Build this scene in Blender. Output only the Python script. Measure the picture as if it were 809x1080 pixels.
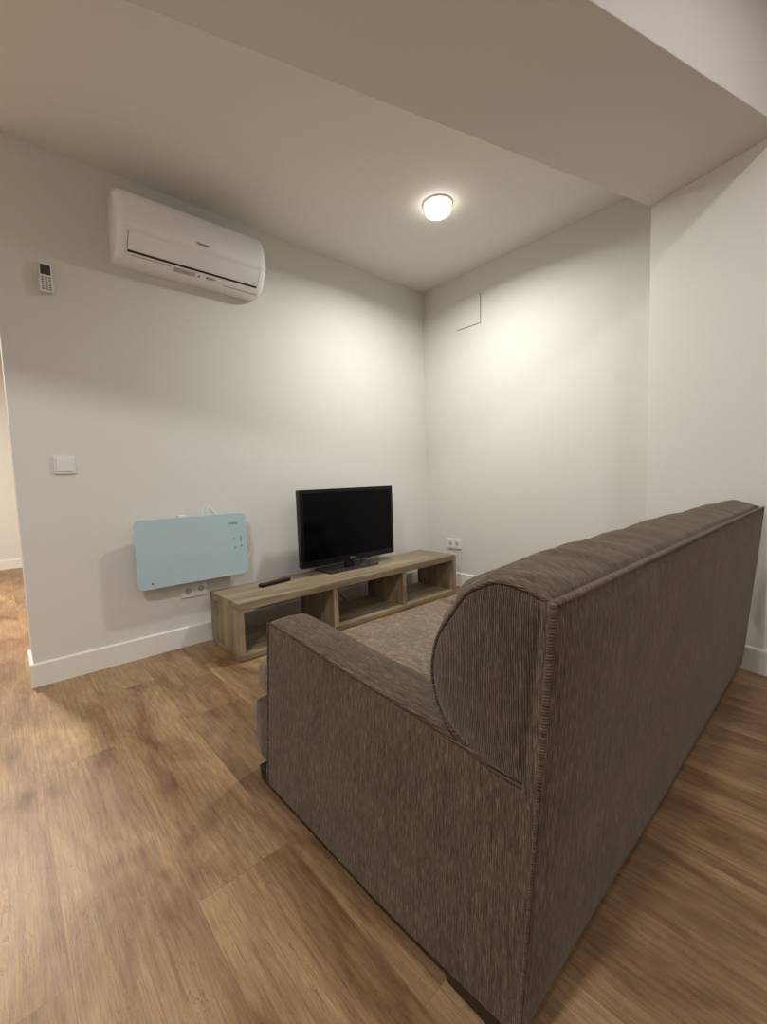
import bpy, bmesh, math, random
from mathutils import Vector, Matrix
random.seed(4)
S = bpy.context.scene
for o in list(bpy.data.objects):
    bpy.data.objects.remove(o)
COL = S.collection

# ------------------------------------------------------------ camera
cd = bpy.data.cameras.new('camera')
cam = bpy.data.objects.new('camera', cd)
COL.objects.link(cam)
R_ = Vector((0.74252304, -0.66901643, -0.03281092))
U_ = Vector((0.07701579, 0.03661283, 0.9963574))
D_ = Vector((0.66537817, 0.74234528, -0.0787107))
M = Matrix(((R_.x, U_.x, -D_.x, -2.84131),
            (R_.y, U_.y, -D_.y, -2.57212),
            (R_.z, U_.z, -D_.z, 0.93),
            (0, 0, 0, 1)))
cam.matrix_world = M
cd.sensor_fit = 'VERTICAL'
cd.sensor_height = 36
cd.lens = 449.92 / 1080 * 36
cd.clip_start = 0.02
S.camera = cam

# ------------------------------------------------------------ world, exposure
w = bpy.data.worlds.new('world')
S.world = w
w.use_nodes = True
w.node_tree.nodes['Background'].inputs[0].default_value = (1, 0.95, 0.9, 1)
w.node_tree.nodes['Background'].inputs[1].default_value = 0.02
S.view_settings.view_transform = 'Standard'
S.view_settings.look = 'None'
S.view_settings.gamma = 1
S.view_settings.use_curve_mapping = False
S.view_settings.exposure = 0.36

LIVING = 18.5      # downlight over the television corner
KITCHEN = 26     # downlights behind the beam
HALL = 90


def area(name, loc, size, power, color, spread=180):
    l = bpy.data.lights.new(name, 'AREA')
    l.shape = 'DISK'
    l.size = size
    l.energy = power
    l.color = color
    l.spread = math.radians(spread)
    o = bpy.data.objects.new(name, l)
    o.location = loc
    COL.objects.link(o)
    return o


# ------------------------------------------------------------ materials
def newmat(name):
    m = bpy.data.materials.new(name)
    m.use_nodes = True
    nt = m.node_tree
    return m, nt, nt.nodes['Principled BSDF']


def N(nt, t, **kw):
    n = nt.nodes.new(t)
    for k, v in kw.items():
        if k in n.inputs:
            n.inputs[k].default_value = v
        else:
            setattr(n, k, v)
    return n


def ramp(nt, stops):
    r = nt.nodes.new('ShaderNodeValToRGB')
    e = r.color_ramp.elements
    while len(e) < len(stops):
        e.new(0.5)
    for i, (p, c) in enumerate(stops):
        e[i].position = p
        e[i].color = (c[0], c[1], c[2], 1)
    return r


def mix(nt, a, b, fac, mode='MIX'):
    m = nt.nodes.new('ShaderNodeMix')
    m.data_type = 'RGBA'
    m.blend_type = mode
    for sock, v in ((m.inputs[6], a), (m.inputs[7], b), (m.inputs[0], fac)):
        if isinstance(v, bpy.types.NodeSocket):
            nt.links.new(v, sock)
        elif isinstance(v, (int, float)):
            sock.default_value = v
        else:
            sock.default_value = (v[0], v[1], v[2], 1)
    return m.outputs[2]


def plain(name, col, rough=0.5, metal=0.0, spec=0.5, coat=0.0, bump=0.0, bscale=200):
    m, nt, b = newmat(name)
    n = N(nt, 'ShaderNodeTexNoise', Scale=bscale if bump else 30, Detail=3)
    tc = N(nt, 'ShaderNodeTexCoord')
    nt.links.new(tc.outputs['Object'], n.inputs['Vector'])
    c2 = tuple(c * 0.96 for c in col)
    nt.links.new(mix(nt, col, c2, n.outputs[0]), b.inputs['Base Color'])
    b.inputs['Roughness'].default_value = rough
    b.inputs['Metallic'].default_value = metal
    b.inputs['Specular IOR Level'].default_value = spec
    b.inputs['Coat Weight'].default_value = coat
    if bump:
        bp = N(nt, 'ShaderNodeBump', Strength=bump, Distance=0.001)
        nt.links.new(n.outputs[0], bp.inputs['Height'])
        nt.links.new(bp.outputs[0], b.inputs['Normal'])
    return m


MAT = {}
MAT['wall'] = plain('wall_paint', (0.71, 0.70, 0.66), 0.85, bump=0.25, bscale=90, spec=0.25)
MAT['ceiling'] = plain('ceiling_paint', (0.80, 0.775, 0.74), 0.9, spec=0.2, bump=0.1, bscale=60)
MAT['beam'] = plain('shaded_beam_paint', (0.70, 0.67, 0.635), 0.9, spec=0.2, bump=0.1, bscale=60)  # ceiling paint darkened, the beam's shade is put into its colour
MAT['trim'] = plain('baseboard_white', (0.80, 0.79, 0.75), 0.35)
MAT['white'] = plain('white_plastic', (0.78, 0.775, 0.76), 0.28)
MAT['ac_white'] = plain('glossy_white_plastic', (0.90, 0.90, 0.94), 0.16, coat=0.3)
MAT['grey_plastic'] = plain('pale_grey_plastic', (0.52, 0.50, 0.47), 0.4)
MAT['seam'] = plain('seam_grey', (0.22, 0.21, 0.2), 0.7)
MAT['dark'] = plain('dark_plastic', (0.02, 0.018, 0.017), 0.4)
MAT['black'] = plain('black_gloss_plastic', (0.006, 0.006, 0.007), 0.2, spec=0.3)
MAT['screen'] = plain('tv_screen', (0.002, 0.002, 0.0025), 0.12, spec=0.12)
MAT['base_grey'] = plain('smoked_tv_base', (0.03, 0.033, 0.036), 0.2)
MAT['silver'] = plain('silver_print', (0.38, 0.38, 0.38), 0.3)
MAT['glass'] = plain('pale_blue_heater_glass', (0.47, 0.615, 0.665), 0.22, coat=0.25)
MAT['print'] = plain('grey_print', (0.17, 0.23, 0.24), 0.5)
MAT['lcd'] = plain('lcd_display', (0.055, 0.042, 0.03), 0.25)
MAT['button'] = plain('grey_button', (0.20, 0.20, 0.18), 0.5)
MAT['dark_wood'] = plain('dark_foot_wood', (0.012, 0.009, 0.007), 0.4)
MAT['rubber'] = plain('rubber_button', (0.06, 0.06, 0.065), 0.6)


def emit(name, col, s):
    m = bpy.data.materials.new(name)
    m.use_nodes = True
    nt = m.node_tree
    nt.nodes.remove(nt.nodes['Principled BSDF'])
    e = N(nt, 'ShaderNodeEmission', Strength=s)
    e.inputs[0].default_value = (*col, 1)
    nt.links.new(e.outputs[0], nt.nodes['Material Output'].inputs[0])
    return m


MAT['lamp_glow'] = emit('lit_diffuser', (1, 0.97, 0.9), 9)
MAT['lamp_side'] = emit('lit_diffuser_side', (1, 0.93, 0.76), 5.0)


def floor_mat():
    m, nt, b = newmat('oak_laminate')
    L = nt.links
    tc = N(nt, 'ShaderNodeTexCoord')
    sep = N(nt, 'ShaderNodeSeparateXYZ')
    L.new(tc.outputs['Object'], sep.inputs[0])
    com = N(nt, 'ShaderNodeCombineXYZ')
    L.new(sep.outputs['Y'], com.inputs['X'])
    L.new(sep.outputs['X'], com.inputs['Y'])
    br = N(nt, 'ShaderNodeTexBrick', Scale=1.0, offset=0.37, offset_frequency=2)
    br.inputs['Color1'].default_value = (0, 0, 0, 1)
    br.inputs['Color2'].default_value = (1, 1, 1, 1)
    br.inputs['Mortar'].default_value = (0.5, 0.5, 0.5, 1)
    br.inputs['Mortar Size'].default_value = 0.0007
    br.inputs['Mortar Smooth'].default_value = 0.3
    br.inputs['Brick Width'].default_value = 1.28
    br.inputs['Row Height'].default_value = 0.228
    mp0 = N(nt, 'ShaderNodeMapping')
    mp0.inputs['Location'].default_value = (0.34, 0.075, 0)
    L.new(com.outputs[0], mp0.inputs[0])
    L.new(mp0.outputs[0], br.inputs['Vector'])
    # per board offset of the grain
    off = N(nt, 'ShaderNodeVectorMath', operation='SCALE')
    off.inputs[3].default_value = 13.0
    L.new(br.outputs['Color'], off.inputs[0])
    add = N(nt, 'ShaderNodeVectorMath', operation='ADD')
    L.new(mp0.outputs[0], add.inputs[0])
    L.new(off.outputs[0], add.inputs[1])

    def noise(sx, sy, scale, detail, rough=0.55, dist=0.0):
        mp = N(nt, 'ShaderNodeMapping')
        mp.inputs['Scale'].default_value = (sx, sy, 1)
        L.new(add.outputs[0], mp.inputs[0])
        n = N(nt, 'ShaderNodeTexNoise', Scale=scale, Detail=detail, Roughness=rough, Distortion=dist)
        L.new(mp.outputs[0], n.inputs['Vector'])
        return n.outputs[0]
    blotch = noise(1.0, 3.2, 2.3, 4, 0.6, 0.6)
    grain = noise(1.4, 26, 5, 8, 0.72, 0.5)
    fine = noise(2.4, 75, 6, 6, 0.70, 0.25)
    crack = noise(0.9, 8, 3.0, 6, 0.62, 1.6)
    r1 = ramp(nt, [(0.30, (0.165, 0.092, 0.045)), (0.5, (0.30, 0.188, 0.100)), (0.72, (0.44, 0.302, 0.166))])
    L.new(blotch, r1.inputs[0])
    r2 = ramp(nt, [(0.32, (0.60, 0.56, 0.52)), (0.5, (0.95, 0.95, 0.95)), (0.7, (1.18, 1.18, 1.15))])
    L.new(grain, r2.inputs[0])
    c = mix(nt, r1.outputs[0], r2.outputs[0], 0.75, 'MULTIPLY')
    r3 = ramp(nt, [(0.36, (0.58, 0.53, 0.48)), (0.5, (0.97, 0.97, 0.97)), (0.68, (1.22, 1.22, 1.2))])
    L.new(fine, r3.inputs[0])
    c = mix(nt, c, r3.outputs[0], 0.55, 'MULTIPLY')
    r4 = ramp(nt, [(0.415, (1, 1, 1)), (0.423, (0.5, 0.4, 0.32)), (0.433, (1.2, 1.18, 1.12)), (0.45, (1, 1, 1)), (0.575, (1, 1, 1)), (0.581, (0.6, 0.5, 0.42)), (0.589, (1, 1, 1))])
    L.new(crack, r4.inputs[0])
    c = mix(nt, c, r4.outputs[0], 0.8, 'MULTIPLY')
    mw = N(nt, 'ShaderNodeMapping')
    mw.inputs['Scale'].default_value = (0.35, 2.6, 1)
    L.new(add.outputs[0], mw.inputs[0])
    wv = N(nt, 'ShaderNodeTexWave', Scale=5.5, Distortion=9.0, Detail=4.0)
    wv.bands_direction = 'Y'
    wv.inputs['Detail Scale'].default_value = 1.1
    wv.inputs['Detail Roughness'].default_value = 0.6
    L.new(mw.outputs[0], wv.inputs['Vector'])
    rw = ramp(nt, [(0.0, (0.66, 0.60, 0.55)), (0.25, (1, 1, 1)), (0.8, (1.08, 1.08, 1.06))])
    L.new(wv.outputs['Fac'], rw.inputs[0])
    c = mix(nt, c, rw.outputs[0], 0.28, 'MULTIPLY')
    # knots
    mpk = N(nt, 'ShaderNodeMapping')
    mpk.inputs['Scale'].default_value = (1.0, 2.6, 1)
    L.new(add.outputs[0], mpk.inputs[0])
    nk = N(nt, 'ShaderNodeTexNoise', Scale=9.0, Detail=2)
    L.new(mpk.outputs[0], nk.inputs['Vector'])
    vadd = N(nt, 'ShaderNodeVectorMath', operation='MULTIPLY_ADD')
    vadd.inputs[1].default_value = (0.16, 0.16, 0)
    L.new(nk.outputs['Color'], vadd.inputs[0])
    L.new(mpk.outputs[0], vadd.inputs[2])
    vo = N(nt, 'ShaderNodeTexVoronoi', Scale=1.5)
    L.new(vadd.outputs[0], vo.inputs['Vector'])
    rk = ramp(nt, [(0.0, (0.32, 0.24, 0.19)), (0.03, (0.55, 0.45, 0.38)), (0.09, (0.88, 0.84, 0.80)), (0.22, (1, 1, 1))])
    L.new(vo.outputs['Distance'], rk.inputs[0])
    c = mix(nt, c, rk.outputs[0], 0.9, 'MULTIPLY')
    # board to board tone
    rb = ramp(nt, [(0.0, (0.80, 0.79, 0.80)), (0.5, (1.0, 0.98, 0.96)), (1.0, (1.14, 1.14, 1.06))])
    L.new(br.outputs['Color'], rb.inputs[0])
    c = mix(nt, c, rb.outputs[0], 0.85, 'MULTIPLY')
    sf = N(nt, 'ShaderNodeMath', operation='MULTIPLY')
    sf.inputs[1].default_value = 0.65
    L.new(br.outputs['Fac'], sf.inputs[0])
    c = mix(nt, c, (0.13, 0.075, 0.04), sf.outputs[0])
    L.new(c, b.inputs['Base Color'])
    rr = N(nt, 'ShaderNodeMapRange')
    rr.inputs['To Min'].default_value = 0.36
    rr.inputs['To Max'].default_value = 0.52
    L.new(grain, rr.inputs[0])
    L.new(rr.outputs[0], b.inputs['Roughness'])
    b.inputs['Specular IOR Level'].default_value = 0.35
    bp = N(nt, 'ShaderNodeBump', Strength=0.25, Distance=0.001)
    L.new(fine, bp.inputs['Height'])
    L.new(bp.outputs[0], b.inputs['Normal'])
    return m


def stand_wood(axis):
    """Grey brown weathered oak; grain runs along axis."""
    m, nt, b = newmat('weathered_oak_' + axis)
    L = nt.links
    tc = N(nt, 'ShaderNodeTexCoord')
    sc = {'x': (1.5, 26, 26), 'z': (26, 26, 1.5), 'y': (26, 1.5, 26)}[axis]

    def noise(mult, scale, detail, rough=0.6, dist=0.0):
        mp = N(nt, 'ShaderNodeMapping')
        mp.inputs['Scale'].default_value = tuple(s * (mult if s > 2 else 1) for s in sc)
        L.new(tc.outputs['Object'], mp.inputs[0])
        n = N(nt, 'ShaderNodeTexNoise', Scale=scale, Detail=detail, Roughness=rough, Distortion=dist)
        L.new(mp.outputs[0], n.inputs['Vector'])
        return n.outputs[0]
    a = noise(0.35, 1.2, 5, 0.6, 0.8)
    f = noise(3.0, 2.0, 7, 0.7)
    r = ramp(nt, [(0.3, (0.15, 0.108, 0.066)), (0.5, (0.27, 0.205, 0.13)), (0.7, (0.42, 0.335, 0.215))])
    L.new(a, r.inputs[0])
    r2 = ramp(nt, [(0.35, (0.7, 0.67, 0.63)), (0.55, (1, 1, 1)), (0.75, (1.12, 1.12, 1.1))])
    L.new(f, r2.inputs[0])
    L.new(mix(nt, r.outputs[0], r2.outputs[0], 0.7, 'MULTIPLY'), b.inputs['Base Color'])
    b.inputs['Roughness'].default_value = 0.55
    bp = N(nt, 'ShaderNodeBump', Strength=0.2, Distance=0.001)
    L.new(f, bp.inputs['Height'])
    L.new(bp.outputs[0], b.inputs['Normal'])
    return m


def fabric(name, tint=1.0, rib=0.0052, ribs=1.0, across='auto'):
    """Ribbed chenille corduroy. Ribs run up the side faces and along y on the top."""
    m, nt, b = newmat(name)
    L = nt.links
    tc = N(nt, 'ShaderNodeTexCoord')
    geo = N(nt, 'ShaderNodeNewGeometry')
    sep = N(nt, 'ShaderNodeSeparateXYZ')
    L.new(tc.outputs['Object'], sep.inputs[0])
    if across == 'auto':
        sn = N(nt, 'ShaderNodeSeparateXYZ')
        L.new(geo.outputs['True Normal'], sn.inputs[0])
        ab = N(nt, 'ShaderNodeMath', operation='ABSOLUTE')
        L.new(sn.outputs['X'], ab.inputs[0])
        gt = N(nt, 'ShaderNodeMath', operation='GREATER_THAN')
        gt.inputs[1].default_value = 0.6
        L.new(ab.outputs[0], gt.inputs[0])
        mx = N(nt, 'ShaderNodeMix')
        L.new(gt.outputs[0], mx.inputs[0])
        L.new(sep.outputs['X'], mx.inputs[2])
        L.new(sep.outputs['Y'], mx.inputs[3])
        coord = mx.outputs[0]
        mo = N(nt, 'ShaderNodeMix')
        L.new(gt.outputs[0], mo.inputs[0])
        L.new(sep.outputs['Y'], mo.inputs[2])
        mo.inputs[3].default_value = 0
        other = mo.outputs[0]
    else:
        coord = sep.outputs[across]
        other = None
    # slight wander of the ribs
    nw = N(nt, 'ShaderNodeTexNoise', Scale=7.0, Detail=2)
    L.new(tc.outputs['Object'], nw.inputs['Vector'])
    wm = N(nt, 'ShaderNodeMath', operation='MULTIPLY_ADD')
    wm.inputs[1].default_value = 0.006
    L.new(nw.outputs[0], wm.inputs[0])
    L.new(coord, wm.inputs[2])
    ph = N(nt, 'ShaderNodeMath', operation='MULTIPLY')
    ph.inputs[1].default_value = 2 * math.pi / rib
    L.new(wm.outputs[0], ph.inputs[0])
    si = N(nt, 'ShaderNodeMath', operation='SINE')
    L.new(ph.outputs[0], si.inputs[0])
    h = N(nt, 'ShaderNodeMapRange')
    h.inputs['From Min'].default_value = -1
    L.new(si.outputs[0], h.inputs[0])
    # streaks running along the ribs
    cx = N(nt, 'ShaderNodeCombineXYZ')
    L.new(coord, cx.inputs[0])
    if other:
        sm = N(nt, 'ShaderNodeMath', operation='ADD')
        L.new(sep.outputs['Z'], sm.inputs[0])
        L.new(other, sm.inputs[1])
        L.new(sm.outputs[0], cx.inputs[1])
    else:
        L.new(sep.outputs['Z'], cx.inputs[1])
    mp = N(nt, 'ShaderNodeMapping')
    mp.inputs['Scale'].default_value = (420, 38, 1)
    L.new(cx.outputs[0], mp.inputs[0])
    ns = N(nt, 'ShaderNodeTexNoise', Scale=1.0, Detail=5, Roughness=0.7)
    L.new(mp.outputs[0], ns.inputs['Vector'])
    mp2 = N(nt, 'ShaderNodeMapping')
    mp2.inputs['Scale'].default_value = (130, 7, 1)
    L.new(cx.outputs[0], mp2.inputs[0])
    ns2 = N(nt, 'ShaderNodeTexNoise', Scale=1.0, Detail=4, Roughness=0.65)
    L.new(mp2.outputs[0], ns2.inputs['Vector'])
    rs2 = ramp(nt, [(0.34, (0.72, 0.71, 0.70)), (0.5, (0.97, 0.97, 0.97)), (0.68, (1.26, 1.25, 1.23))])
    L.new(ns2.outputs[0], rs2.inputs[0])
    nb = N(nt, 'ShaderNodeTexNoise', Scale=9.0, Detail=4, Roughness=0.6)
    L.new(tc.outputs['Object'], nb.inputs['Vector'])
    nf = N(nt, 'ShaderNodeTexNoise', Scale=260.0, Detail=2, Roughness=0.6)
    L.new(tc.outputs['Object'], nf.inputs['Vector'])
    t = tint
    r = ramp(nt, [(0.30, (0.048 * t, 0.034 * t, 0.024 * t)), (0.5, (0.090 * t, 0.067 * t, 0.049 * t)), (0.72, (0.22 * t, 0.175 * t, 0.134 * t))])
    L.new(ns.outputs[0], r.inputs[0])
    rb = ramp(nt, [(0.3, (0.86, 0.86, 0.86)), (0.7, (1.14, 1.13, 1.12))])
    L.new(nb.outputs[0], rb.inputs[0])
    c = mix(nt, r.outputs[0], rb.outputs[0], 1.0, 'MULTIPLY')
    c = mix(nt, c, rs2.outputs[0], 1.0, 'MULTIPLY')
    rh = ramp(nt, [(0.0, (1 - 0.42 * ribs,) * 3), (0.6, (1, 1, 1)), (1.0, (1 + 0.16 * ribs,) * 3)])
    L.new(h.outputs[0], rh.inputs[0])
    c = mix(nt, c, rh.outputs[0], 1.0, 'MULTIPLY')
    L.new(c, b.inputs['Base Color'])
    b.inputs['Roughness'].default_value = 0.95
    b.inputs['Specular IOR Level'].default_value = 0.1
    b.inputs['Sheen Weight'].default_value = 0.22
    b.inputs['Sheen Roughness'].default_value = 0.45
    b.inputs['Sheen Tint'].default_value = (0.9, 0.8, 0.7, 1)
    hs = N(nt, 'ShaderNodeMath', operation='MULTIPLY_ADD')
    hs.inputs[1].default_value = 1.0
    L.new(nf.outputs[0], hs.inputs[0])
    L.new(h.outputs[0], hs.inputs[2])
    bp = N(nt, 'ShaderNodeBump', Strength=0.6 * max(ribs, 0.4), Distance=0.0012)
    L.new(hs.outputs[0], bp.inputs['Height'])
    L.new(bp.outputs[0], b.inputs['Normal'])
    return m


MAT['floor'] = floor_mat()
for ax in 'xyz':
    MAT['oak_' + ax] = stand_wood(ax)
MAT['fabric'] = fabric('taupe_ribbed_chenille', 1.0, 0.0034, 0.45)
MAT['fabric_end'] = fabric('taupe_corduroy_end', 0.82, 0.0034, 1.3, 'Y')
MAT['fabric_seat_lit'] = fabric('taupe_seat_chenille_lit', 2.1, 0.0034, 0.2)  # sofa cloth lightened, lamp light on the seat is put into the tint
MAT['piping'] = fabric('taupe_piping', 0.95, 0.0045, 1.0, 'Z')
MAT['piping_x'] = fabric('taupe_piping_long', 1.2, 0.0045, 0.6, 'X')

# ------------------------------------------------------------ mesh helpers


def link(name, bm, mat, parent=None, smooth=False, auto=None):
    me = bpy.data.meshes.new(name)
    bmesh.ops.recalc_face_normals(bm, faces=bm.faces)
    if smooth:
        for f in bm.faces:
            f.smooth = True
        if auto:
            for e in bm.edges:
                if len(e.link_faces) == 2 and e.calc_face_angle(0) > math.radians(auto):
                    e.smooth = False
    bm.to_mesh(me)
    bm.free()
    mats = mat if isinstance(mat, (list, tuple)) else [mat]
    for mm in mats:
        me.materials.append(mm)
    o = bpy.data.objects.new(name, me)
    COL.objects.link(o)
    if parent:
        o.parent = parent
    return o


def box(lo, hi, bev=0.0, seg=2, bm=None, mi=0):
    bm = bm or bmesh.new()
    t = bmesh.new()
    vs = [t.verts.new((x, y, z)) for x in (lo[0], hi[0]) for y in (lo[1], hi[1]) for z in (lo[2], hi[2])]
    for q in ((0, 1, 3, 2), (4, 6, 7, 5), (0, 4, 5, 1), (2, 3, 7, 6), (0, 2, 6, 4), (1, 5, 7, 3)):
        t.faces.new([vs[i] for i in q])
    bmesh.ops.recalc_face_normals(t, faces=t.faces)
    if bev:
        bmesh.ops.bevel(t, geom=list(t.edges), offset=bev, segments=seg, affect='EDGES', profile=0.5)
    merge(bm, t, mi)
    return bm


def merge(bm, t, mi=0, mtx=None):
    mp = {}
    for v in t.verts:
        mp[v] = bm.verts.new(mtx @ v.co if mtx else v.co)
    for f in t.faces:
        try:
            nf = bm.faces.new([mp[v] for v in f.verts])
            nf.material_index = mi
            nf.smooth = f.smooth
        except ValueError:
            pass
    t.free()


def prism(poly, z0, z1, bm=None, axis='z', bev=0.0, seg=3):
    """poly: list of 2D points; extruded along axis from z0 to z1."""
    bm = bm or bmesh.new()
    t = bmesh.new()

    def P(a, b, c):
        return {'z': (a, b, c), 'y': (a, c, b), 'x': (c, a, b)}[axis]
    lo = [t.verts.new(P(a, b, z0)) for a, b in poly]
    hi = [t.verts.new(P(a, b, z1)) for a, b in poly]
    t.faces.new(lo)
    t.faces.new(hi)
    n = len(poly)
    for i in range(n):
        t.faces.new((lo[i], lo[(i + 1) % n], hi[(i + 1) % n], hi[i]))
    bmesh.ops.recalc_face_normals(t, faces=t.faces)
    if bev:
        bmesh.ops.bevel(t, geom=list(t.edges), offset=bev, segments=seg, affect='EDGES', profile=0.5)
    merge(bm, t)
    return bm


def round_poly(w, h, r, n=6, cx=0, cy=0):
    pts = []
    for sx, sy, a0 in ((1, 1, 0), (-1, 1, 90), (-1, -1, 180), (1, -1, 270)):
        for i in range(n + 1):
            a = math.radians(a0 + 90 * i / n)
            pts.append((cx + sx * (w / 2 - r) + r * math.cos(a), cy + sy * (h / 2 - r) + r * math.sin(a)))
    return pts


def smooth_path(pts, sub=6, closed=False):
    P = [Vector(p) for p in pts]
    n = len(P)
    out = []
    rng = n if closed else n - 1
    for i in range(rng):
        if closed:
            a, b, c, d = P[(i - 1) % n], P[i], P[(i + 1) % n], P[(i + 2) % n]
        else:
            a, b, c, d = P[max(i - 1, 0)], P[i], P[i + 1], P[min(i + 2, n - 1)]
        for k in range(sub):
            t = k / sub
            out.append(0.5 * ((2 * b) + (c - a) * t + (2 * a - 5 * b + 4 * c - d) * t * t + (3 * b - a - 3 * c + d) * t ** 3))
    if not closed:
        out.append(P[-1])
    return out


def tube(pts, r, bm=None, n=8, closed=False):
    bm = bm or bmesh.new()
    pts = [Vector(p) for p in pts]
    m = len(pts)
    rings = []
    prev = None
    for i, p in enumerate(pts):
        if closed:
            t = (pts[(i + 1) % m] - pts[i - 1]).normalized()
        else:
            t = (pts[min(i + 1, m - 1)] - pts[max(i - 1, 0)]).normalized()
        if prev is None:
            a = Vector((0, 0, 1)) if abs(t.z) < 0.9 else Vector((1, 0, 0))
            u = t.cross(a).normalized()
        else:
            u = (prev - t * prev.dot(t)).normalized()
        prev = u
        v = t.cross(u)
        rings.append([bm.verts.new(p + r * (math.cos(2 * math.pi * k / n) * u + math.sin(2 * math.pi * k / n) * v)) for k in range(n)])
    for i in range(m if closed else m - 1):
        A, B = rings[i], rings[(i + 1) % m]
        for k in range(n):
            bm.faces.new((A[k], A[(k + 1) % n], B[(k + 1) % n], B[k]))
    if not closed:
        bm.faces.new(rings[0])
        bm.faces.new(rings[-1][::-1])
    return bm


def text_mesh(s, size, depth=0.0004, bold=0.0):
    """Letters as geometry in the xy plane, centred."""
    cu = bpy.data.curves.new('lettering', 'FONT')
    cu.body = s
    cu.size = size
    cu.extrude = depth
    cu.offset = bold
    cu.align_x = 'CENTER'
    cu.align_y = 'CENTER'
    cu.resolution_u = 3
    o = bpy.data.objects.new('lettering', cu)
    COL.objects.link(o)
    dg = bpy.context.evaluated_depsgraph_get()
    me = bpy.data.meshes.new_from_object(o.evaluated_get(dg))
    bpy.data.objects.remove(o)
    bpy.data.curves.remove(cu)
    bm = bmesh.new()
    bm.from_mesh(me)
    bpy.data.meshes.remove(me)
    return bm


def thing(name, label, cat, loc=(0, 0, 0), group=None):
    o = bpy.data.objects.new(name, None)
    o.empty_display_size = 0.1
    o.location = loc
    COL.objects.link(o)
    return tag(o, label, cat, group)


def tag(o, label, cat, group=None):
    o['label'] = label
    o['category'] = cat
    if group:
        o['group'] = group
    return o


def part(name, bm, mat, parent, smooth=False, auto=None, label=None):
    """geometry given in world coordinates, parented to a thing whose origin is its base"""
    base = parent
    off = Vector((0, 0, 0))
    while base:
        off += base.location
        base = base.parent
    bmesh.ops.translate(bm, verts=bm.verts, vec=-off)
    o = link(name, bm, mat, parent, smooth, auto)
    if label:
        o['label'] = label
    return o


def struct(name, bm, mat):
    o = link(name, bm, mat)
    o['kind'] = 'structure'
    return o


# ------------------------------------------------------------ room shell
H = 2.5046
H2 = 2.80
HB = 2.288
XL, XR, YB, YH = -4.7, 0.0, -5.6, 4.16
WE = -2.784          # free end of the television wall
WT = 0.234           # its thickness

struct('floor', box((XL - .1, YB - .1, -0.08), (XR + .5, YH + .1, 0)), MAT['floor'])

U = Vector((0.9604, -0.2787))
P0 = Vector((-0.215, -1.80))
P1 = Vector((-0.366, -2.320))


def along(p, s):
    return (p.x + U.x * s, p.y + U.y * s)


struct('wall_front', box((WE, 0, 0), (XR + .2, WT, H + .02)), MAT['wall'])
struct('wall_right', box((XR, YB, 0), (XR + .2, 0, H2 + .02)), MAT['wall'])
struct('wall_left', box((XL - .15, YB, 0), (XL, YH, H2 + .02)), MAT['wall'])
struct('wall_back', box((XL - .15, YB - .15, 0), (XR + .2, YB, H2 + .02)), MAT['wall'])
struct('wall_hall', box((XL - .15, YH, 0), (XR + .2, YH + .15, H + .02)), MAT['wall'])
struct('wall_hall_right', box((XR, WT, 0), (XR + .2, YH, H + .02)), MAT['wall'])
pil = [tuple(P0), along(P0, .4), along(P1, .5), tuple(P1)]
struct('wall_pillar', prism(pil, 0, HB + .01, bev=0.003, seg=2), MAT['wall'])
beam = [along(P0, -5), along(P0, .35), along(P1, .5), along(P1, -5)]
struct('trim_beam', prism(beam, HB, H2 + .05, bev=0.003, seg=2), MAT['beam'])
mid0, mid1 = along((P0 + P1) / 2, -5), along((P0 + P1) / 2, .5)
struct('ceiling', prism([mid0, mid1, (XR + .2, YH + .1), (XL - .2, YH + .1)], H, H + .06), MAT['ceiling'])
cb = prism([mid0, mid1, (XR + .2, YB - .1), (XL - .2, YB - .1)], H2, H2 + .06)
struct('ceiling_rear', cb, MAT['ceiling'])


def skirting(name, a, b, side, h=0.112, t=0.013):
    """board from a to b (2D); side = unit normal into the room"""
    a, b, n = Vector(a), Vector(b), Vector(side)
    prof = [(0, 0), (t, 0), (t, h - .006), (t - .005, h), (0, h)]
    bm = bmesh.new()
    A = [bm.verts.new((*(a + n * d), z)) for d, z in prof]
    B = [bm.verts.new((*(b + n * d), z)) for d, z in prof]
    bm.faces.new(A)
    bm.faces.new(B)
    for i in range(5):
        bm.faces.new((A[i], A[(i + 1) % 5], B[(i + 1) % 5], B[i]))
    return struct(name, bm, MAT['trim'])


skirting('baseboard_front', (WE - .013, 0), (0, 0), (0, -1))
skirting('baseboard_wall_end', (WE, 0.0), (WE, WT + .013), (-1, 0))
skirting('baseboard_right', (0, 0), (0, -1.85), (-1, 0))
nv = Vector((-U.x, -U.y))
pd = (P1 - P0).normalized()
skirting('baseboard_pillar', tuple(P0), tuple(P1 + pd * .013), tuple(nv))
skirting('baseboard_pillar_return', tuple(P1), along(P1, .37), tuple(pd))
skirting('baseboard_rear_right', (0, -2.46), (0, YB), (-1, 0))
skirting('baseboard_hall', (XL, YH), (0, YH), (0, -1))
skirting('baseboard_left', (XL, YB), (XL, YH), (1, 0))
skirting('baseboard_back', (XL, YB), (0, YB), (0, 1))
skirting('baseboard_hall_side', (WE, WT), (0, WT), (0, 1))

# ------------------------------------------------------------ ceiling lamps


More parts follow.
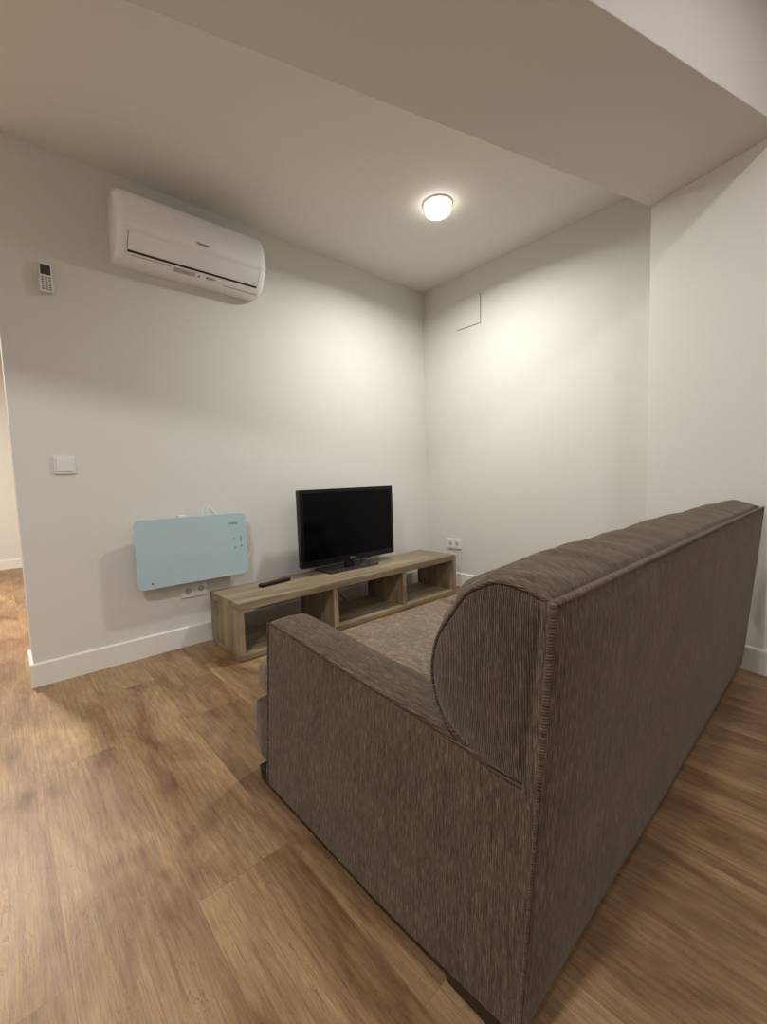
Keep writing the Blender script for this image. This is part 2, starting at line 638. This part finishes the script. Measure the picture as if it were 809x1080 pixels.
def downlight(x, y, z, power, col, label, size=0.145, spread=180):
    t = thing('ceiling_downlight', label, 'ceiling light', (x, y, z), None)
    R = size / 2
    prof = [(R + .016, 0), (R + .014, -.006), (R + .004, -.009), (R, -.006), (R, 0)]
    bm = bmesh.new()
    n = 48
    rings = [[bm.verts.new((x + r * math.cos(2 * math.pi * k / n), y + r * math.sin(2 * math.pi * k / n), z + h)) for k in range(n)] for r, h in prof]
    for a, b in zip(rings, rings[1:]):
        for k in range(n):
            bm.faces.new((a[k], a[(k + 1) % n], b[(k + 1) % n], b[k]))
    part('trim_ring', bm, MAT['white'], t, True)
    bm = bmesh.new()
    rr = [(R, -.004), (R, -.040), (R * .97, -.049), (R * .90, -.053)]
    rings = [[bm.verts.new((x + r * math.cos(2 * math.pi * k / n), y + r * math.sin(2 * math.pi * k / n), z + h)) for k in range(n)] for r, h in rr]
    for q, (a, b) in enumerate(zip(rings, rings[1:])):
        for k in range(n):
            f = bm.faces.new((a[k], a[(k + 1) % n], b[(k + 1) % n], b[k]))
            f.material_index = 1 if q < 1 else 0
    bm.faces.new(rings[-1])
    part('diffuser', bm, [MAT['lamp_glow'], MAT['lamp_side']], t, True, 30)
    return area('downlight_beam', (x, y, z - .058), size, power, col, spread)


downlight(-0.825, -0.88, H, LIVING, (0.995, 1, 0.93), 'round lit downlight in the ceiling above the television corner', spread=164)
for (x, y, p) in ((-1.25, -2.95, .25), (-3.6, -2.3, 1.2), (-2.3, -4.6, .6)):
    area('kitchen_light', (x, y, H2 - .02), 0.2, KITCHEN * p, (1, 0.985, 0.985), 180)
area('hall_light', (-3.1, 1.7, H - .02), 0.25, HALL, (1, 0.90, 0.80))

# ------------------------------------------------------------ sofa
XA, XB = -2.290, -0.425      # outer ends
sofa = thing('sofa', 'taupe ribbed corduroy sofa seen from behind, facing the television', 'sofa', ((XA + XB) / 2, -1.78, 0))


def profile_pts():
    raw = [(-2.290, .752), (-2.262, .762), (-2.216, .768), (-2.178, .754), (-2.150, .735), (-2.126, .703), (-2.092, .655),
           (-2.077, .603), (-2.078, .56), (-2.095, .515), (-2.130, .485), (-2.165, .470), (-2.21, .462), (-2.268, .462)]
    return smooth_path([(a, b, 0) for a, b in raw], 4)


PR = [(p.x, p.y) for p in profile_pts()]
NP = len(PR)


def prof_normals():
    out = []
    for i in range(NP):
        a = Vector(PR[max(i - 1, 0)])
        b = Vector(PR[min(i + 1, NP - 1)])
        t = (b - a).normalized()
        n = Vector((t.y, -t.x))
        c = Vector((-2.19, .61))
        if n.dot(Vector(PR[i]) - c) < 0:
            n = -n
        out.append(n)
    return out


PN = prof_normals()
bm = bmesh.new()
NS = 220
rings = []
for j in range(NS + 1):
    f = j / NS
    # denser towards the ends
    f = 0.5 - 0.5 * math.cos(math.pi * f)
    x = XA + (XB - XA) * f
    d = min(x - XA, XB - x)
    swell = 0.028 * (1 - math.exp(-d / 0.025)) + 0.008 * math.sin(math.pi * f)
    ring = []
    for i, (py, pz) in enumerate(PR):
        s = i / (NP - 1)
        env = math.sin(math.pi * min(1, s * 1.0)) ** 0.6 if 0 < s < 1 else 0
        wr = 0.0034 * math.sin(x * 31 + pz * 60 + 2 * math.sin(x * 7)) * math.sin(x * 13 + py * 40 + 1) + 0.0022 * math.sin(x * 73 + py * 85 + 3 * math.sin(x * 11 + pz * 20))
        k = (swell + wr * 1.3 * min(1, d / .04) * (1 + 1.2 * math.exp(-d / .15))) * env
        ring.append(bm.verts.new((x, py + PN[i].x * k, pz + PN[i].y * k)))
    rings.append(ring)
for a, b in zip(rings, rings[1:]):
    for i in range(NP - 1):
        bm.faces.new((a[i], a[i + 1], b[i + 1], b[i]))
    bm.faces.new((a[NP - 1], a[0], b[0], b[NP - 1]))
# cushioned end panels
for ring, sgn in ((rings[0], -1), (rings[-1], 1)):
    prev = ring
    cx = Vector((ring[0].co.x, -2.20, .60))
    for sc, out_ in ((.93, .004), (.75, .008), (.4, .011)):
        cur = []
        for v in ring:
            p = cx + (v.co - cx) * sc
            p.x = ring[0].co.x + sgn * out_
            cur.append(bm.verts.new(p))
        for i in range(NP):
            k = (i + 1) % NP
            f = bm.faces.new((prev[i], prev[k], cur[k], cur[i]))
            f.material_index = 1
        prev = cur
    f = bm.faces.new(prev)
    f.material_index = 1
back = part('backrest', bm, [MAT['fabric'], MAT['fabric_end']], sofa, True, 50)
for xx in (XA - .001, XB + .001):
    bm = tube([(xx, a + n.x * .001, b + n.y * .001) for (a, b), n in zip(PR, PN)], 0.0032)
    part('piping', bm, MAT['piping'], back, True, label='corded seam around the rounded end')


# flat upholstered rear panel, full height, leaning back a little
def back_y(z):
    return -2.250 - (z - .05) / .70 * .055


bm = bmesh.new()
nx, nz = 60, 26
Z0, Z1 = .052, .752
G = []
for j in range(nz + 1):
    row = []
    for i in range(nx + 1):
        fx, fz = i / nx, j / nz
        x = XA - .004 + (XB - XA + .008) * fx
        x += (-.006 if fx < .5 else .006) * (1 - fz) * (1 if fx in (0, 1) else 0)
        z = Z0 + (Z1 - Z0) * fz
        ed = min(fx, 1 - fx) * 1.87
        ez = min(fz, 1 - fz) * .7
        puff = .012 * (1 - math.exp(-ed / .03)) * (1 - math.exp(-ez / .03))
        wob = .0016 * math.sin(x * 7 + z * 5) * math.sin(z * 9 + x * 3)
        y = back_y(z) - puff - wob * min(1, ed * 10)
        zz = z
        if j == nz:
            zz = z + .004 * math.sin(math.pi * fx)
        if fz > .9 and fx > .5:
            zz -= .014 * math.exp(-ed / .02) * (fz - .9) / .1
        if j == 0:
            zz = z - .006 * math.sin(math.pi * fx)
        row.append(bm.verts.new((x, y, zz)))
    G.append(row)
for j in range(nz):
    for i in range(nx):
        bm.faces.new((G[j][i], G[j][i + 1], G[j + 1][i + 1], G[j + 1][i]))
# give it thickness
rim = G[0] + [G[j][nx] for j in range(1, nz + 1)] + G[nz][-2::-1] + [G[j][0] for j in range(nz - 1, 0, -1)]
inner = [bm.verts.new((v.co.x, v.co.y + .03, v.co.z)) for v in rim]
m_ = len(rim)
for i in range(m_):
    bm.faces.new((rim[i], rim[(i + 1) % m_], inner[(i + 1) % m_], inner[i]))
bm.faces.new(inner)
rear = part('rear_panel', bm, MAT['fabric'], sofa, True, 50)
for xx in (XA - .004, XB + .004):
    s = -1 if xx < -1 else 1
    pts = smooth_path([(xx + s * (.004 + .006 * (1 - q / 12)), back_y(Z0 + (Z1 - Z0) * q / 12) + .002, Z0 + (Z1 - Z0) * q / 12) for q in range(13)], 3)
    bm = tube(pts[:23], 0.0028)
    tube(pts[22:], 0.0050, bm)
    part('piping', bm, MAT['piping'], rear, True, label='corded vertical seam')
bm = tube([(XA + (XB - XA) * q / 40, back_y(Z1) + .0005, Z1 + .001 + .004 * math.sin(math.pi * q / 40)) for q in range(41)], 0.0052)
part('piping', bm, MAT['piping_x'], rear, True, label='corded seam along the top')


def arm(x_out, x_in, s, dy=0.0, dz=0.0):
    """s=-1 for the left arm (outer side faces -x)"""
    top = smooth_path([(-1.440, .520, 0), (-1.47, .524, 0), (-1.59, .517, 0), (-1.757, .502, 0), (-1.926, .491, 0), (-2.05, .483, 0), (-2.13, .474, 0), (-2.25, .466, 0)], 4)
    top = [Vector((min(p.x + dy * (1 if p.x > -1.6 else 0), p.x), p.y + dz, 0)) for p in top]
    n = len(top)
    bm = bmesh.new()
    cols = []
    levels = 14
    flare = lambda yy: .028 - .016 * max(0, (-1.9 - yy) / .35) ** 1.5
    for i, p in enumerate(top):
        y, zt = p.x, p.y
        loop = []
        fy = i / (n - 1)
        # outer side, bottom to top
        for k in range(levels + 1):
            f = k / levels
            z = .045 + (zt - .045) * f
            bulge = .006 * math.sin(math.pi * f) * math.sin(math.pi * min(1, fy * 1.0))
            x = x_out + s * (flare(y) * (1 - f) ** 1.1 + bulge)
            loop.append((x, y, z))
        # top, slightly domed
        for k in range(1, 7):
            f = k / 7
            loop.append((x_out + (x_in - x_out) * f, y, zt + .007 * math.sin(math.pi * f) ** .6))
        for k in range(5):
            f = k / 4
            loop.append((x_in, y, zt - (zt - .06) * f))
        cols.append([bm.verts.new(q) for q in loop])
    m = len(cols[0])
    for a, b in zip(cols, cols[1:]):
        for k in range(m):
            bm.faces.new((a[k], a[(k + 1) % m], b[(k + 1) % m], b[k]))
    bm.faces.new(cols[-1])
    # rounded front face
    prev = cols[0]
    for sc, dy in ((.96, .006), (.8, .010)):
        cx = Vector(((x_out + x_in) / 2, -1.44, .28))
        cur = []
        for v in cols[0]:
            q = cx + (v.co - cx) * sc
            q.y = v.co.y + dy
            cur.append(bm.verts.new(q))
        for k in range(m):
            bm.faces.new((prev[k], prev[(k + 1) % m], cur[(k + 1) % m], cur[k]))
        prev = cur
    bm.faces.new(prev)
    o = part('armrest', bm, MAT['fabric'], sofa, True, 42)
    edge = [(x_out + s * .001, p.x, p.y + .001) for p in top]
    front = [(x_out + s * (.028 * (1 - f) ** 1.1 + .001), top[0].x + .001, .045 + (top[0].y - .045) * f) for f in [q / 12 for q in range(12)]]
    part('piping', tube(front + edge, .0034), MAT['piping'], o, True, label='corded seam on the outer edge of the arm')


arm(XA, -2.172, -1)
arm(XB, -0.543, 1, -.05, -.02)

# seat platform with a bulged front rail
prof = smooth_path([(-1.335, .050, 0), (-1.290, .062, 0), (-1.277, .12, 0), (-1.279, .19, 0), (-1.292, .232, 0), (-1.335, .243, 0)], 4)
poly = [(p.x, p.y) for p in prof] + [(-2.22, .243), (-2.22, .050)]
bm = bmesh.new()
xs = [XA + .012, XA + .016, XA + .03] + [XA + .03 + (XB - XA - .06) * q / 24 for q in range(1, 24)] + [XB - .03, XB - .016, XB - .012]
R = []
for xi, x in enumerate(xs):
    d = min(x - XA - .012, XB - .012 - x)
    ins = .016 * math.exp(-d / .008)
    # behind the arms the platform is narrower than the arms themselves
    R.append([bm.verts.new((x, (y - ins if y > -1.4 else y), z)) for y, z in poly])
m_ = len(poly)
for a, b in zip(R, R[1:]):
    for k in range(m_):
        bm.faces.new((a[k], a[(k + 1) % m_], b[(k + 1) % m_], b[k]))
bm.faces.new(R[0])
bm.faces.new(R[-1])
part('seat_base', bm, MAT['fabric'], sofa, True, 45)


def cushion(poly, name='seat_cushion'):
    """loose T shaped cushion, puffed top"""
    z0, z1 = .246, .368
    bm = prism(poly, z0, z1, bev=.048, seg=6)
    bmesh.ops.triangulate(bm, faces=[f for f in bm.faces if len(f.verts) > 4])
    o = part(name, bm, MAT['fabric_seat_lit'], sofa, True, 60)
    return o


xm = (XA + XB) / 2
cushion([(-2.165, -2.14), (xm - .003, -2.14), (xm - .003, -1.276), (-2.272, -1.276), (-2.272, -1.422), (-2.165, -1.422)])
cushion([(xm + .003, -2.14), (-.550, -2.14), (-.550, -1.422), (XB - .018, -1.422), (XB - .018, -1.276), (xm + .003, -1.276)])
for (x, y) in ((-2.268, -1.412), (-0.447, -1.412), (-2.268, -2.155), (-0.447, -2.155)):
    t = prism([(x - .034, y - .065), (x + .034, y - .065), (x + .034, y + .065), (x - .034, y + .065)], 0, .05, bev=.004, seg=2)
    for v in t.verts:
        k = 1 - .10 * (1 - v.co.z / .05)
        v.co.x = x + (v.co.x - x) * k
        v.co.y = y + (v.co.y - y) * k
    part('leg', t, MAT['dark_wood'], sofa, label='dark wooden foot')

# ------------------------------------------------------------ tv stand
SX0, SX1, SY0, SY1 = -1.978, -0.205, -0.468, -0.075
ST = .312
st = thing('tv_stand', 'long low weathered oak television stand with three open compartments', 'tv stand', ((SX0 + SX1) / 2, (SY0 + SY1) / 2, 0))
part('top_board', box((SX0, SY0, ST - .042), (SX1, SY1, ST), .003), MAT['oak_x'], st)
part('bottom_board', box((SX0 + .002, SY0 - .0, .004), (SX1 - .002, SY1, .034), .002), MAT['oak_x'], st)
for x in (SX0, SX1 - .030):
    part('side_panel', box((x, SY0 + .001, .034), (x + .030, SY1, ST - .042), .0015), MAT['oak_z'], st)
for x in (-1.381, -0.791):
    part('divider', box((x, SY0 + .004, .034), (x + .034, SY1, ST - .042), .0015), MAT['oak_z'], st)
for x in (SX0 + .03, SX1 - .07):
    for y in (SY0 + .03, SY1 - .06):
        part('glide', box((x, y, 0), (x + .04, y + .03, .004)), MAT['dark'], st)

# ------------------------------------------------------------ television
tv = thing('television', 'black flat television on a low pedestal on the oak stand', 'television', (-1.05, -.17, ST))
TX0, TX1, TZ0, TZ1, TY = -1.447, -0.646, .368, .872, -.222
bm = prism(round_poly(TX1 - TX0, TZ1 - TZ0, .008, 4, (TX0 + TX1) / 2, (TZ0 + TZ1) / 2), TY, TY + .035, axis='y', bev=0)
body = part('housing', bm, MAT['black'], tv)
bm = prism(round_poly(.60, .34, .05, 5, (TX0 + TX1) / 2, (TZ0 + TZ1) / 2 - .03), TY + .034, TY + .075, axis='y', bev=.006)
part('rear_cover', bm, MAT['dark'], body)
# bezel frame with the screen set back in it
bw, bt, bb = .024, .024, .040
bm = bmesh.new()
for lo, hi in (((TX0, TZ1 - bt), (TX1, TZ1)), ((TX0, TZ0), (TX1, TZ0 + bb)), ((TX0, TZ0 + bb), (TX0 + bw, TZ1 - bt)), ((TX1 - bw, TZ0 + bb), (TX1, TZ1 - bt))):
    box((lo[0], TY - .006, lo[1]), (hi[0], TY, hi[1]), .0015, 2, bm)
part('bezel', bm, MAT['black'], tv)
part('screen', box((TX0 + bw, TY - .0025, TZ0 + bb), (TX1 - bw, TY + .0005, TZ1 - bt)), MAT['screen'], tv)
# round emblem and letters at the foot of the bezel
bm = bmesh.new()
rx = Matrix.Rotation(math.pi / 2, 4, 'X')
lx, lz = -1.058, TZ0 + .020
ring = [(lx + .0075 * math.cos(a), TY - .0066, lz + .0075 * math.sin(a)) for a in [2 * math.pi * k / 24 for k in range(24)]]
tube(ring, .0012, bm, 6, True)
box((lx - .0005, TY - .0072, lz - .004), (lx + .0012, TY - .0062, lz + .0045), bm=bm)
box((lx - .0005, TY - .0072, lz - .004), (lx + .0040, TY - .0062, lz - .0025), bm=bm)
merge(bm, text_mesh('LG', .017, .0004, 0), 0, Matrix.Translation((lx + .021, TY - .0065, lz)) @ rx)
part('logo', bm, MAT['silver'], tv, label='small silver LG lettering with round emblem')
bm = bmesh.new()
box((-1.095, TY + .004, ST + .014), (-1.025, TY + .032, .40), .006, 3, bm)
part('neck', bm, MAT['black'], tv)
bx = [(-1.262, -.262), (-.848, -.290), (-.842, -.282), (-.846, -.095), (-.86, -.085), (-1.245, -.085), (-1.262, -.1)]
bx = round_poly(.43, .205, .018, 5, -1.053, -.176)
bm = prism(bx, ST, ST + .013, bev=.003, seg=2)
part('base', bm, MAT['base_grey'], tv, label='smoked glossy base plate')
cab = smooth_path([(-.93, -.15, .39), (-.90, -.13, .345), (-.86, -.11, .325), (-.80, -.09, .33), (-.77, -.085, .345), (-.80, -.08, .40)], 5)
part('cable', tube(cab, .003), MAT['dark'], tv, True)
cab = smooth_path([(-.90, -.055, .36), (-.92, -.035, .30), (-.96, -.035, .22), (-1.03, -.04, .16), (-1.04, -.04, .10), (-1.0, -.045, .05), (-.97, -.05, .004), (-.90, -.05, .004)], 5)
pc = link('power_cable', tube(cab, .003), MAT['dark'], None, True)
tag(pc, 'thin black cable hanging behind the middle compartment of the television stand', 'cable')

# ------------------------------------------------------------ remote controls
rc = thing('remote_control', 'black remote control lying on the oak television stand', 'remote control', (-1.635, -.215, ST))
bm = prism(round_poly(.215, .046, .012, 4), 0, .018, bev=.004, seg=2)
bm.transform(Matrix.Translation((-1.635, -.215, ST)) @ Matrix.Rotation(math.radians(9), 4, 'Z'))
body = part('case', bm, MAT['black'], rc)
for i in range(9):
    for j in range(3):
        t = prism(round_poly(.011, .008, .003, 2, -.085 + i * .0185, -.013 + j * .013), .018, .0195)
        t.transform(Matrix.Translation((-1.635, -.215, ST)) @ Matrix.Rotation(math.radians(9), 4, 'Z'))
        part('button', t, MAT['rubber'], rc)

ac_r = thing('remote_control', 'white air conditioner remote with small display, hung on the wall', 'remote control', (-2.605, -.001, 1.84))


def onwall(bm, x, z, y=0.0, rot=0):
    """geometry drawn in xy (z outwards) put on the television wall, facing the room"""
    bm.transform(Matrix.Translation((x, y, z)) @ Matrix.Rotation(math.radians(rot), 4, 'Y') @ Matrix.Rotation(math.pi / 2, 4, 'X'))
    return bm


part('holder', onwall(prism(round_poly(.054, .07, .008, 4, 0, -.03), .001, .014, bev=.003, seg=2), -2.605, 1.907), MAT['white'], ac_r)
part('case', onwall(prism(round_poly(.048, .135, .010, 4), .012, .028, bev=.004, seg=2), -2.605, 1.907), MAT['white'], ac_r)
part('display', onwall(prism(round_poly(.038, .045, .003, 3, 0, .033), .0275, .0288), -2.605, 1.907), MAT['lcd'], ac_r)
for i in range(3):
    for j in range(6):
        part('button', onwall(prism(round_poly(.009, .006, .002, 2, -.0135 + i * .0135, -.002 - j * .0105), .0275, .0293), -2.605, 1.907), MAT['button'], ac_r)

# ------------------------------------------------------------ air conditioner
AX0, AX1 = -2.332, -1.564
ac = thing('air_conditioner', 'white wall mounted split air conditioner below the ceiling', 'air conditioner', ((AX0 + AX1) / 2, 0, 2.06))
raw = [(0, 2.052), (-.05, 2.050), (-.105, 2.058), (-.140, 2.085), (-.170, 2.122), (-.190, 2.158), (-.203, 2.178), (-.204, 2.20), (-.190, 2.29), (-.165, 2.345), (-.130, 2.368), (-.08, 2.378), (0, 2.380)]
pr = [(p.x, p.y) for p in smooth_path([(a, b, 0) for a, b in raw], 5)]
bm = bmesh.new()
rings = []
ends = [(0, .80), (.003, .86), (.008, .91), (.016, .955), (.028, .985), (.045, 1.0)]
stn = [(AX0 + a, s) for a, s in ends] + [(AX1 - a, s) for a, s in reversed(ends)]
cz, cy = 2.215, 0.0
for x, s in stn:
    rings.append([bm.verts.new((x, cy + (y - cy) * s, cz + (z - cz) * (s ** .5))) for y, z in pr])
for a, b in zip(rings, rings[1:]):
    for k in range(len(pr) - 1):
        bm.faces.new((a[k], a[k + 1], b[k + 1], b[k]))
    bm.faces.new((a[-1], a[0], b[0], b[-1]))
bm.faces.new(rings[0])
bm.faces.new(rings[-1])
shell = part('housing', bm, MAT['ac_white'], ac, True, 60)


def pr_point(f, off=0.0):
    """point on the AC profile by height along the front/lower curve; f is profile index (float)"""
    i = min(int(f), len(pr) - 2)
    t = f - i
    a, b = Vector(pr[i]), Vector(pr[i + 1])
    p = a.lerp(b, t)
    d = (b - a).normalized()
    n = Vector((-d.y, d.x))
    if n.dot(p - Vector((0, 2.215))) < 0:
        n = -n
    return p + n * off


def strip(f0, f1, x0, x1, off, th=.0, n=12):
    bm = bmesh.new()
    A, B = [], []
    for k in range(n + 1):
        q = pr_point(f0 + (f1 - f0) * k / n, off)
        q2 = pr_point(f0 + (f1 - f0) * k / n, off - .004 - th)
        A.append((bm.verts.new((x0, q.x, q.y)), bm.verts.new((x1, q.x, q.y))))
        B.append((bm.verts.new((x0, q2.x, q2.y)), bm.verts.new((x1, q2.x, q2.y))))
    for k in range(n):
        bm.faces.new((A[k][0], A[k][1], A[k + 1][1], A[k + 1][0]))
        bm.faces.new((B[k][0], B[k][1], B[k + 1][1], B[k + 1][0]))
        bm.faces.new((A[k][0], A[k + 1][0], B[k + 1][0], B[k][0]))
        bm.faces.new((A[k][1], A[k + 1][1], B[k + 1][1], B[k][1]))
    for k in (0, n):
        bm.faces.new((A[k][0], A[k][1], B[k][1], B[k][0]))
    return bm


LX0, LX1 = -2.285, -1.615
part('front_panel', strip(25.6, 57, AX0 + .045, AX1 - .045, .0014), MAT['ac_white'], ac, True, 40)
part('louver', strip(15.4, 24.6, LX0, LX1, .0035), MAT['ac_white'], ac, True, 40)
part('air_slot', strip(14.1, 15.3, LX0, LX1, .0012), MAT['dark'], ac, label='thin black air slot below the louver')
part('louver_gap', strip(15.3, 24.4, LX0 - .003, LX0, .0012), MAT['seam'], ac, label='dark gap beside the louver')
part('louver_gap', strip(15.3, 24.4, LX1, LX1 + .003, .0012), MAT['seam'], ac, label='dark gap beside the louver')
part('panel_seam', strip(12.6, 12.9, LX0 + .02, LX0 + .2, .0008), MAT['seam'], ac)
part('panel_seam', strip(9.4, 9.7, -1.80, -1.60, .0008), MAT['seam'], ac)


def ac_print(bm, x, f, off=.0012):
    q = pr_point(f, off)
    i = int(f)
    d = (Vector(pr[i + 1]) - Vector(pr[i])).normalized()
    # local x -> world x, local y -> along profile, local z -> outward
    n = Vector((0, -d.y, d.x))
    if n.y > 0:
        n = -n
    upv = Vector((0, d.x, d.y))
    n = Vector((1, 0, 0)).cross(upv)
    m = Matrix(((1, 0, n.x, x), (0, upv.y, n.y, q.x), (0, upv.z, n.z, q.y), (0, 0, 0, 1)))
    bm.transform(m)
    return bm


part('logo', ac_print(text_mesh('Hisense', .020, .0004, .0004), -1.940, 34.0, .0040), MAT['seam'], ac, label='small dark Hisense lettering')
lab = bmesh.new()
box((-.055, -.012, 0), (.055, .012, .0006), bm=lab)
st1 = part('sticker', ac_print(lab, -2.015, 11.6), MAT['grey_plastic'], ac, label='pale information sticker under the slot')
for k in range(5):
    t = bmesh.new()
    wv = (.03, .036, .026, .033, .03)[k]
    box((-.050 + (k % 2) * .042, .007 - k * .0038, .0007), (-.050 + (k % 2) * .042 + wv, .0085 - k * .0038, .0011), bm=t)
    part('print_line', ac_print(t, -2.015, 11.6), MAT['print'], st1)
t = bmesh.new()
prism([(-.008, -.006), (.008, -.006), (0, .008)], .0002, .0009, t)
part('warning_mark', ac_print(t, -1.94, 11.6), MAT['seam'], ac, label='dark warning triangle')
for k in range(3):
    t = bmesh.new()
    box((-.028, .006 - k * .005, 0), (.028 - k * .006, .0085 - k * .005, .0008), bm=t)
    part('print_line', ac_print(t, -1.875, 11.6), MAT['print'], ac)

# ------------------------------------------------------------ glass wall heater
ht = thing('wall_heater', 'pale blue glass panel heater mounted on the wall above the socket', 'heater', (-2.04, 0, .38))
hw, hh = .604, .372
hx, hz = -2.040, .567
part('glass_panel', onwall(prism(round_poly(hw, hh, .034, 8), .072, .080, bev=.0015, seg=2), hx, hz), MAT['glass'], ht)
part('back_housing', onwall(prism(round_poly(hw - .06, hh - .05, .03, 6), .050, .072, bev=.003, seg=2), hx, hz), MAT['white'], ht)
for dx in (-.13, .13):
    b = part('bracket', onwall(box((dx - .02, -.14, 0), (dx + .02, .14, .052), .003), hx, hz), MAT['white'], ht)
part('bracket_tab', onwall(box((-.075, .165, .02), (-.03, .196, .045), .003), hx, hz), MAT['white'], ht)
part('logo', onwall(text_mesh('create', .021, .0003, .0005), -1.819, .694, -.0804), MAT['print'], ht, label='small grey lettering')
for x, z, r in ((-1.818, .602, .0045), (-1.812, .545, .0055), (-1.772, .553, .006)):
    part('touch_key', onwall(prism(round_poly(2 * r, 2 * r, r * .98, 5), .0800, .0806), x, z), MAT['print'], ht)
part('level_mark', onwall(prism(round_poly(.007, .035, .003, 3), .0800, .0805), -1.775, .597), MAT['print'], ht)
part('sensor_dot', onwall(prism(round_poly(.013, .013, .0064, 5), .0800, .0812), -2.272, .409), MAT['print'], ht, label='dark round sensor in the lower left corner')
cab = smooth_path([(-1.985, -.045, .735), (-1.975, -.04, .785), (-1.955, -.035, .808), (-1.935, -.04, .80), (-1.915, -.045, .765), (-1.905, -.045, .735)], 6)
part('cable_loop', tube(cab, .0034), MAT['white'], ht, True)
cab = smooth_path([(-1.965, -.05, .735), (-1.955, -.045, .775), (-1.94, -.04, .797), (-1.92, -.045, .775), (-1.90, -.05, .735)], 6)
part('cable_loop', tube(cab, .0034), MAT['white'], ht, True)
cab = smooth_path([(-1.76, -.05, .64), (-1.725, -.04, .635), (-1.700, -.035, .60), (-1.690, -.03, .545), (-1.70, -.03, .49), (-1.745, -.035, .455)], 6)
part('cable_loop', tube(cab, .0034), MAT['white'], ht, True)
cab = smooth_path([(-1.76, -.06, .625), (-1.735, -.045, .61), (-1.715, -.035, .565), (-1.715, -.03, .51), (-1.76, -.035, .465)], 6)
part('cable_loop', tube(cab, .0034), MAT['white'], ht, True)


# ------------------------------------------------------------ sockets and switch
def socket(label, place, cx, cz, w=.150, h=.082):
    """place(bm) moves geometry drawn in xy (z outward) to its wall"""
    t = thing('wall_socket', label, 'socket', place.origin, 'white double wall sockets')
    part('frame', place(prism(round_poly(w, h, .004, 3), .0, .010, bev=.002, seg=2)), MAT['white'], t)
    for sx in (-1, 1):
        ox = sx * .0355
        # insert with a round recess: annular faces
        bm = bmesh.new()
        n = 32
        R = .0195
        sq = []
        for k in range(n):
            a = 2 * math.pi * k / n
            c, s = math.cos(a), math.sin(a)
            q = .029 / max(abs(c), abs(s))
            sq.append((q * c, q * s))
        rings = [[bm.verts.new((ox + x, y, .0098)) for x, y in sq], [bm.verts.new((ox + x, y, .0118)) for x, y in sq],
                 [bm.verts.new((ox + R * 1.03 * math.cos(2 * math.pi * k / n), R * 1.03 * math.sin(2 * math.pi * k / n), .0118)) for k in range(n)],
                 [bm.verts.new((ox + R * math.cos(2 * math.pi * k / n), R * math.sin(2 * math.pi * k / n), .0108)) for k in range(n)],
                 [bm.verts.new((ox + R * .98 * math.cos(2 * math.pi * k / n), R * .98 * math.sin(2 * math.pi * k / n), .0102)) for k in range(n)]]
        for a, b in zip(rings, rings[1:]):
            for k in range(n):
                bm.faces.new((a[k], a[(k + 1) % n], b[(k + 1) % n], b[k]))
        bm.faces.new(rings[-1])
        ins = part('insert', place(bm), MAT['white'], t)
        bm = bmesh.new()
        for hx_ in (-.0095, .0095):
            prism(round_poly(.006, .006, .0029, 4, ox + hx_, 0), .0102, .0106, bm)
        for hy_ in (-.0185, .0165):
            box((ox - .003, hy_, .0102), (ox + .003, hy_ + .002, .0112), bm=bm)
        part('contacts', place(bm), MAT['button'], ins)
        bm = prism(round_poly(.036, .036, .0179, 8, ox, 0), .0101, .01035)
        part('recess', place(bm), MAT['grey_plastic'], ins)
    return t


def wall_front_place(x, z):
    def f(bm):
        return onwall(bm, x, z)
    f.origin = (x, 0, z)
    return f


def wall_right_place(y, z):
    # local x -> world -y, local y -> world z, local z -> world -x
    m = Matrix(((0, 0, -1, 0), (-1, 0, 0, y), (0, 1, 0, z), (0, 0, 0, 1)))

    def f(bm):
        bm.transform(m)
        return bm
    f.origin = (0, y, z)
    return f


socket('white double wall socket partly hidden under the blue heater', wall_front_place(-2.040, .322), 0, 0)
socket('white double wall socket beside the right end of the television stand', wall_right_place(-.291, .356), 0, 0)

sw = thing('light_switch', 'white square light switch on the wall below the hung remote', 'light switch', (-2.596, 0, 1.045))
part('frame', onwall(prism(round_poly(.085, .086, .004, 3), 0, .009, bev=.002, seg=2), -2.596, 1.045), MAT['white'], sw)
part('rocker', onwall(prism(round_poly(.066, .066, .003, 3), .0085, .013, bev=.0025, seg=2), -2.596, 1.045), MAT['white'], sw)

# ------------------------------------------------------------ access hatch
hp = thing('access_hatch', 'flush painted access hatch high on the right wall', 'hatch', (0, -.478, 2.092))
pl = wall_right_place(-.478, 2.203)
part('frame', pl(prism(round_poly(.228, .222, .002, 2), 0, .0012)), MAT['seam'], hp, label='thin dark gap around the cover')
part('cover', pl(prism(round_poly(.222, .216, .002, 2, -.002, .002), 0, .004, bev=.001, seg=2)), MAT['wall'], hp)

# small white wall plug further along
bm = prism(round_poly(.013, .005, .0024, 5), 0, .003, bev=.0008, seg=2)
pm = wall_right_place(-1.609, .919)
pw = link('wall_plug', pm(bm), MAT['white'])
tag(pw, 'tiny pale plug in the right wall above the sofa, near the pillar', 'wall plug')
